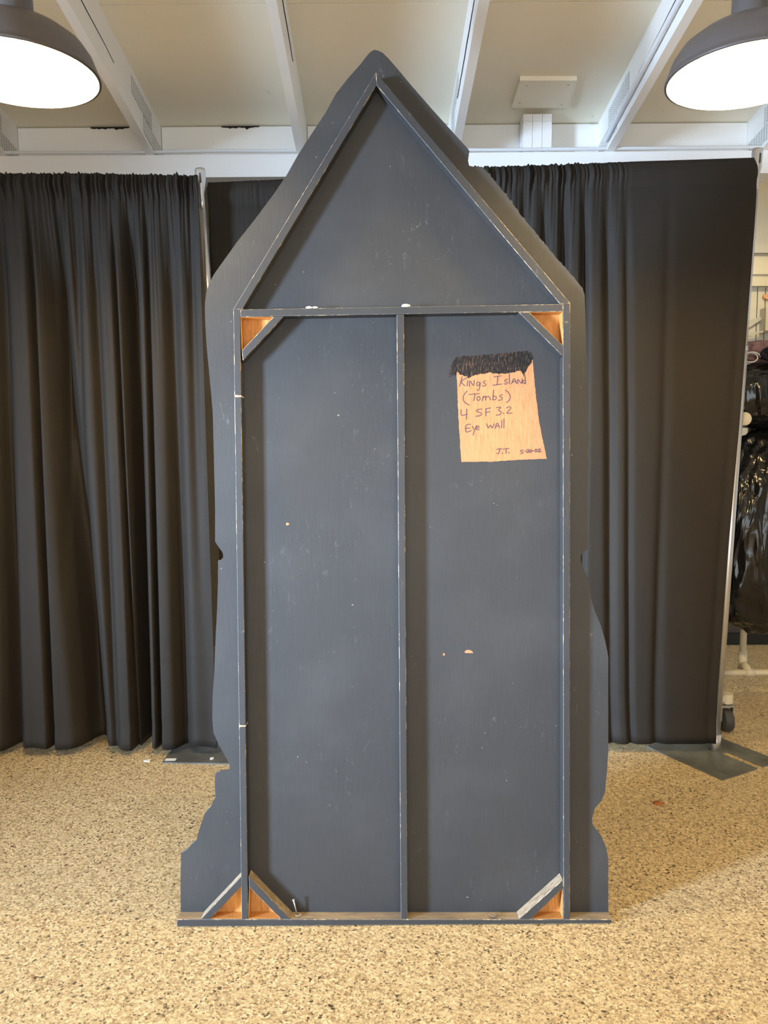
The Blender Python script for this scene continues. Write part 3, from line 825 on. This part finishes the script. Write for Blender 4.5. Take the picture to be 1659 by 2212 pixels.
dl = at_z(386, 1600, 0) - fl; dl.z = 0
dl = dl.normalized() * (fr_ - fl).length * .9
dl = Vector((0.02, (fr_ - fl).length * .92, 0))
plate_l = [fl, fr_, fr_ + dl, fl + dl]
upl, pp2 = upright(lb, (432, 365), plate_l, False, 'silver drape upright between the drapes left of the tall board')
q = at_z(458, 1639, .006) - lb
bm = bmesh.new(); lathe(bm, [(0, .0062), (.009, .0062), (.009, .009), (.006, .0095), (0, .0085)], 20); bmesh.ops.translate(bm, verts=bm.verts, vec=(q.x, q.y, 0)); link('bolt_cap', bm, M['paper'], upl)
q = at_z(369, 1641, .006) - lb
bx('sticker', q.x - .024, q.x + .022, q.y - .012, q.y + .012, .0062, .0066, M['paper'], upl, 0)

# ------------------------------------------------------------------ drapes
def drape(name, xl, xr, ztop, zbot, valleys, gathers, label, creases=(), nx=260, base_amp=.006, y0=YD, hem=.085, seed=0, gf=62):
    """xl, xr, ztop, zbot: functions; valleys: (u at top, u at foot, width, depth top, depth foot)"""
    bm = bmesh.new()
    ts = [k / 70 for k in range(71)]
    ts += [c for c in creases] + [c + .0022 for c in creases] + [c - .0022 for c in creases]
    ts += [.006, .012, .02, .027, .034, .041]
    ts = sorted(set(ts)); grid = []
    for t in ts:
        row = []
        for k in range(nx + 1):
            u = k / nx
            x = lerp(xl(t), xr(t), u)
            z = lerp(ztop(u), zbot(u), t)
            d = 0
            for (ua, ub, wd, da, db) in valleys:
                uc = lerp(ua, ub, t); a = (u - uc) / wd
                if abs(a) < 4: d += 1.6 * lerp(da, db, min(1, t * 1.3)) * math.exp(-a * a) * (.12 + .88 * min(1, max(0, (t - .03) / .16)))
            d += base_amp * (noise.noise(Vector((u * 9 + seed, t * 1.2, seed))) + .5 * noise.noise(Vector((u * 23 + seed, t * .8, 3 + seed)))) * min(1, .3 + t)
            g = gathers(u)
            pk = math.exp(-((t - .018) / .016) ** 2) * .9 + math.exp(-t / .11) * .55
            gn = noise.noise(Vector((u * gf + seed, t * 4, 7 + seed))) + .8 * noise.noise(Vector((u * gf * 2.3 + seed, t * 6, 9)))
            d += g * gn * .020 * pk
            d += -.012 * math.exp(-((t - .017) / .012) ** 2) + .004 * math.exp(-((t - .038) / .006) ** 2)   # rod pocket
            if t < .004: z += g * .019 * abs(noise.noise(Vector((u * gf * 1.2 + seed, 0, 1)))) - .003 * g
            for i_, c in enumerate(creases):
                if abs(t - c) < .0012: d += -.0013 * max(0, noise.noise(Vector((u * 5 + i_ * 3, c, 4))) + .25)
            zz = z - zbot(u)
            if zz < hem: d += -.0035
            if abs(zz - hem) < .02: d += .003
            row.append(bm.verts.new((x, y0 + d, z)))
        grid.append(row)
    for i in range(len(grid) - 1):
        for k in range(nx): bm.faces.new((grid[i][k], grid[i][k + 1], grid[i + 1][k + 1], grid[i + 1][k]))
    o = link(name, bm, M['cloth'], None, True)
    s = o.modifiers.new('thickness', 'SOLIDIFY'); s.thickness = .0015; s.offset = 0
    return tag(o, label, 'drape', 'black drapes on the uprights')
XL0 = -2.05
lt, lbm = at_y(433, 384, YD).x + .0, at_y(474, 1603, YD).x
def U(px, py):                               # fold position on the left drape
    t = (py - 381) / (1603 - 381); x = at_y(px, py, YD).x
    return (x - XL0) / (lerp(lt, lbm, t) - XL0)
pxw = 1 / 600.0
V = []
def fold(xt, xb, wd, da, db): V.append((U(xt, 381), U(xb, 1603), wd * pxw, da, db))
fold(-60, -75, 22, .02, .07); fold(-20, -22, 12, .02, .04)
fold(2, 38, 14, .03, .06); fold(66, 119, 5, .022, .05); fold(104, 206, 24, .035, .10); fold(128, 150, 6, .03, .0)
fold(168, 190, 9, .025, .01); fold(200, 256, 9, .02, .022); fold(244, 297, 3.6, .02, .04); fold(280, 316, 11, .04, .12); fold(318, 350, 4, .02, .045); fold(368, 402, 13, .02, .035); fold(412, 446, 9, .02, .0)
for k in range(9):
    x = -100 - k * 48; fold(x + 8, x - 8, random.uniform(7, 18), .02, random.uniform(.03, .08))
zt_l = at_y(200, 381, YD).z; zt_l2 = at_y(430, 386, YD).z
d1 = drape('drape', lambda t: XL0, lambda t: lerp(lt, lbm, t), lambda u: zt_l + (zt_l2 - zt_l) * max(0, (u - .6) / .4), lambda u: .035 + .02 * noise.noise(Vector((u * 9, 0, 2))),
      V, lambda u: 1.0, 'long pleated black drape left of the silver upright', (.655, .705, .83), 460, .010, YD - .045, gf=85)
# two drapes in the bay behind the board
mx = at_y(850, 900, YD).x
xa0, xa1 = at_y(441, 386, YD).x, at_y(480, 1603, YD).x
za0, za1 = at_y(448, 384, YD).z, at_y(850, 366, YD).z
drape('drape', lambda t: lerp(xa0, xa1, t), lambda t: mx, lambda u: lerp(za0, za1, u), lambda u: .03, [(.55, .56, .05, .02, .03), (.8, .8, .05, .02, .03)],
      lambda u: .15 + max(0, (u - .6)) , 'flat dark drape half hidden behind the left side of the board', (.4, .55), 160, .004, lb.y + .055, seed=20)
ydr = rb.y - .036
edge_r = sorted((at_y(px, py, ydr).z, at_y(px, py, ydr).x) for py, px in ((338, 1627), (352, 1632), (375, 1635.5), (420, 1634), (500, 1629), (700, 1614), (905, 1598.5), (1200, 1572), (1500, 1549.5), (1612, 1546)))
zr0, zr1 = at_y(850, 366, ydr).z, at_y(1629, 341, ydr).z
def xr_at(t):
    z = min(max(lerp(zr1, .038, t), edge_r[0][0]), edge_r[-1][0])
    for (za, xa), (zb_, xb) in zip(edge_r, edge_r[1:]):
        if za <= z <= zb_: return lerp(xa, xb, (z - za) / (zb_ - za))
def UR(px, py):
    t = (py - 345) / (1607 - 345); x = at_y(px, py, ydr).x
    return (x - mx - .002) / (xr_at(t) - mx)
VR = [(UR(a, 345), UR(b, 1607), wd / 780, da, db) for a, b, wd, da, db in
      ((1060, 1080, 8, .03, .02), (1090, 1110, 7, .03, .02), (1128, 1140, 10, .035, .03), (1170, 1190, 10, .03, .02), (1215, 1210, 9, .03, .02), (1258, 1258, 8, .028, .012), (1305, 1325, 12, .02, .014), (1345, 1365, 8, .008, .012), (1440, 1420, 12, .004, .010), (940, 940, 14, .03, .04), (1010, 1020, 10, .03, .03), (1610, 1532, 10, .002, .004))]
drape('drape', lambda t: mx + .004, xr_at, lambda u: lerp(zr0, zr1, u), lambda u: .046,
      VR, lambda u: 1.0 if u < .45 else max(.0, 1 - (u - .45) / .22), 'black drape right of the board, gathered at one end and hanging flat beside the upright', (.525, .632, .745, .86), 420, .004, ydr, seed=40, gf=90)

# ------------------------------------------------------------------ rolling rack with bags, in the storage room
rk = empty('rolling_rack', (2.0, 4.0, 0)); O = rk.location
def rtube(name, a, b, r=.017, mat='pvc', cap=True):
    bm = bmesh.new(); tube(bm, [Vector(a) - O, Vector(b) - O], r, 20, cap); return link(name, bm, M[mat], rk, True)
zbar = .17
yc = CAM_P.y + 3.96
barp = at_y(1600, 1453, 3.86); zbar = barp.z
x_front = at_y(1562, 1500, 3.47).x
ybar = 3.86
rtube('base_bar', (x_front, ybar, zbar), (x_front + 1.1, ybar, zbar), .0165)
rtube('side_bar', (x_front, 3.45, zbar), (x_front, 4.45, zbar), .0165)
rtube('side_bar', (x_front + 1.1, 3.45, zbar), (x_front + 1.1, 4.45, zbar), .0165)
xp = at_y(1603, 1400, ybar + .08).x
zpost0 = zbar
rtube('post', (xp, ybar + .07, zbar - .0), (xp, ybar + .07, 1.45), .0165)
rtube('post', (x_front + 1.1, ybar + .07, zbar), (x_front + 1.1, ybar + .07, 1.45), .0165)
bm = bmesh.new()
xt = at_y(1618, 1453, ybar).x
tube(bm, [Vector((xt - .026, ybar, zbar)) - O, Vector((xt + .026, ybar, zbar)) - O], .0215, 20)
tube(bm, [Vector((xt - .005, ybar, zbar + .004)) - O, Vector((xp + .004, ybar + .035, zbar + .014)) - O, Vector((xp, ybar + .07, zbar + .03)) - O], .021, 20)
tube(bm, [Vector((xp, ybar + .07, zbar)) - O, Vector((xp, ybar + .07, zbar + .095)) - O], .0225, 20)
link('tee_fitting', bm, M['pvc'], rk, True)
# top bar along the rack with its end cap towards the camera
cap = at_y(1606, 905, 3.52)
tb0, tb1 = Vector((cap.x, 3.53, cap.z)), Vector((cap.x + .03, 4.45, cap.z))
rtube('top_bar', tb0, tb1, .017)
bm = bmesh.new(); tube(bm, [Vector((cap.x, 3.50, cap.z)) - O, Vector((cap.x, 3.505, cap.z)) - O, Vector((cap.x, 3.56, cap.z)) - O], [.027, .0305, .0305], 28); link('end_cap', bm, M['pvc'], rk, True)
rtube('cross_bar', (xp, ybar + .07, 1.44), (x_front + 1.1, ybar + .07, 1.44), .0165)
rtube('cross_bar', (tb0.x + .01, ybar + .07, cap.z), (xp, ybar + .07, cap.z - .02), .0165)
# casters
def caster(x, y):
    bm = bmesh.new(); tube(bm, [Vector((x, y, .135)) - O, Vector((x, y, zbar + .025)) - O], .027, 24); bevel(bm, .003, 2, -1, 50); c = link('caster', bm, M['pvc'], rk)
    bm = bmesh.new(); box(bm, x - O.x - .028, x - O.x + .028, y - O.y - .02, y - O.y + .02, .118, .126); box(bm, x - O.x - .028, x - O.x - .0245, y - O.y - .016, y - O.y + .016, .05, .12); box(bm, x - O.x + .0245, x - O.x + .028, y - O.y - .016, y - O.y + .016, .05, .12); tube(bm, [Vector((x, y, .125)) - O, Vector((x, y, .136)) - O], .008, 12); bevel(bm, .001)
    link('fork', bm, M['zinc'], c)
    bm = bmesh.new(); rr = .052
    prof = [(rr * .94, -.020), (rr, -.014), (rr, .014), (rr * .94, .020), (.012, .021)]
    lathe(bm, [(0, -.021)] + prof + [(0, .021)], 32)
    bmesh.ops.rotate(bm, verts=bm.verts, matrix=Matrix.Rotation(R(90), 3, 'Y')); bmesh.ops.translate(bm, verts=bm.verts, vec=Vector((x, y, rr)) - O)
    link('wheel', bm, M['rubber'], c, True)
cpos = at_y(1568, 1560, 3.47)
caster(cpos.x, 3.47); caster(x_front, 4.42); caster(x_front + 1.1, 3.47); caster(x_front + 1.1, 4.42)
tag(rk, 'cream pipe rolling rack on casters behind the right upright', 'rolling rack')

def blob(name, cen, rad, seed, amp, mat, label, cat, pinch=0.0, stretch=None, sub=6):
    bm = bmesh.new(); bmesh.ops.create_icosphere(bm, subdivisions=sub, radius=1)
    for v in bm.verts:
        n = v.co.normalized(); p = n.copy()
        th = math.atan2(n.y, n.x)
        cr = noise.noise(Vector((math.cos(th) * 3.2, math.sin(th) * 3.2, n.z * .8 + seed)))
        cr2 = 1 - abs(noise.noise(Vector((n.x * 3.1, n.y * 3.1, n.z * 2.2 + seed))))
        fi = noise.noise(n * 7 + Vector((seed, 0, 0)))
        k = 1 + amp * (cr * .9 + (cr2 - .75) * .9 + fi * .22)
        z = n.z
        w_ = 1.0
        if mat is M['bag']: n = Vector((math.copysign(abs(n.x) ** .62, n.x), n.y, math.copysign(abs(n.z) ** .8, n.z)))
        if pinch and z > 0: w_ = 1 - pinch * z ** 1.3
        v.co = Vector((n.x * rad[0] * k * w_, n.y * rad[1] * k * w_, n.z * rad[2] * (1 + amp * .25 * fi)))
    o = link(name, bm, mat, None, True); o.location = cen
    return tag(o, label, cat)
yb_ = 3.80
bc = at_y(1684, 1180, yb_); hz = (at_y(1650, 924, yb_).z - at_y(1650, 1366, yb_).z) / 2; bc.z = (at_y(1650, 924, yb_).z + at_y(1650, 1366, yb_).z) / 2
blob('bin_bag', bc, (.37, .19, hz), 3.1, .17, M['bag'], 'big hanging black bin bag on the rack beside the right upright', 'bin bag', .12)
b2 = at_y(1692, 862, yb_); hz2 = (at_y(1660, 785, yb_).z - at_y(1660, 926, yb_).z) / 2; b2.z = (at_y(1660, 785, yb_).z + at_y(1660, 926, yb_).z) / 2
blob('bin_bag', b2, (.40, .21, hz2), 9.4, .13, M['bag'], 'smaller black bin bag on top of the rack under the pink cloth', 'bin bag')
b3 = at_y(1640, 761, yb_)
cl = blob('crumpled_cloth', b3, (.13, .10, .056), 5.5, .30, M['pink'], 'faded pink crumpled cloth on top of the upper bin bag', 'cloth')
b4 = at_y(1668, 764, yb_ - .13)
blob('crumpled_cloth', b4, (.045, .05, .035), 12.5, .35, M['navy'], 'navy crumpled cloth beside the pink one on the upper bin bag', 'cloth', sub=5)
bm = bmesh.new(); c = at_y(1627, 771, yb_ - .11)
pts = []
for k in range(60):
    a = k / 59 * math.pi * 3.3; r = .034 - .007 * k / 59
    pts.append((c.x + r * math.cos(a) * 1.05, c.y + .012 * math.sin(a * .7) + .0009 * k, c.z + r * math.sin(a) * .75))
tube(bm, pts, .0036, 8); tag(link('cord', bm, M['cordm'], None, True), 'looped white cord lying on the pink crumpled cloth', 'cord')
# things on the storage wall
def wall_piece(name, px, th, mat, label, cat, y=None):
    y = YW - .0205 - th if y is None else y
    P_ = [at_y(a, b, y) for a, b in px]; c = sum(P_, Vector()) / len(P_)
    bm = bmesh.new(); prism(bm, [(p.x - c.x, p.z - c.z) for p in P_], 0, th); bevel(bm, .002)
    o = link(name, bm, mat); o.location = (c.x, y, c.z)
    return tag(o, label, cat)
wall_piece('pointed_board', [(1560, 709), (1600, 698), (1640, 685), (1645.5, 684.5), (1646.5, 687), (1643, 692), (1632, 699), (1616, 709), (1590, 722), (1560, 727)], .02, M['blade'], 'grey pointed wooden board hanging on the cream wall, upper one', 'board')
wall_piece('pointed_board', [(1560, 716), (1612, 720), (1640, 715.5), (1665, 711), (1690, 709), (1690, 713.5), (1660, 716.5), (1640, 719.5), (1634, 721.5), (1628, 726), (1600, 727), (1560, 726)], .024, M['blade'], 'long curved grey board below the upper pointed board', 'board', YW - .075)
wall_piece('wooden_paddle', [(1649, 640), (1651, 636), (1655, 635.5), (1690, 640), (1690, 649), (1662, 648), (1650, 643.5)], .015, M['wood2'], 'orange wooden paddle on the cream wall at the right edge', 'paddle')
wb_ = [at_y(1655, 664, YW - .1), at_y(1700, 664, YW - .1), at_y(1655, 714, YW - .1)]
bx_o = bx('cream_box', 0, .14, 0, .075, 0, wb_[0].z - wb_[2].z, M['cream'], None, .003); bx_o.location = (at_y(1654, 690, YW - .1).x, YW - .1, wb_[2].z)
tag(bx_o, 'cream box standing on the long curved board at the right edge', 'box')

# ------------------------------------------------------------------ small things on the floor
p = at_z(1423, 1736.5, 0); bm = bmesh.new()
n = 20; ring = []
for k in range(n):
    a = 2 * math.pi * k / n; rx, ry = .0205, .016 * (1 if math.sin(a) > 0 else .9)
    ring.append((rx * math.cos(a) * (1 + .08 * math.cos(2 * a)), ry * math.sin(a)))
cv = bm.verts.new((0, 0, .0065)); r1 = [bm.verts.new((x * .6, y * .6, .0055)) for x, y in ring]; r2 = [bm.verts.new((x, y, .003 + .002 * math.cos(i))) for i, (x, y) in enumerate(ring)]; r3 = [bm.verts.new((x * .9, y * .9, .0004)) for x, y in ring]
for k in range(n):
    j = (k + 1) % n
    bm.faces.new((cv, r1[k], r1[j])); bm.faces.new((r1[k], r2[k], r2[j], r1[j])); bm.faces.new((r2[k], r3[k], r3[j], r2[j]))
bm.faces.new(r3[::-1])
o = link('dry_leaf', bm, M['orange'], None, True); o.location = (p.x, p.y, 0); tag(o, 'small orange brown leaf on the floor right of the board', 'leaf')
p = at_z(318, 1644, 0); bm = bmesh.new(); box(bm, -.014, .014, -.012, .012, .0004, .004)
for v in bm.verts:
    if v.co.x < 0: v.co.y *= .4
bevel(bm, .001); o = link('paper_scrap', bm, M['paper']); o.location = (p.x, p.y, 0); tag(o, 'small white paper scrap on the floor in front of the left drape', 'paper scrap')
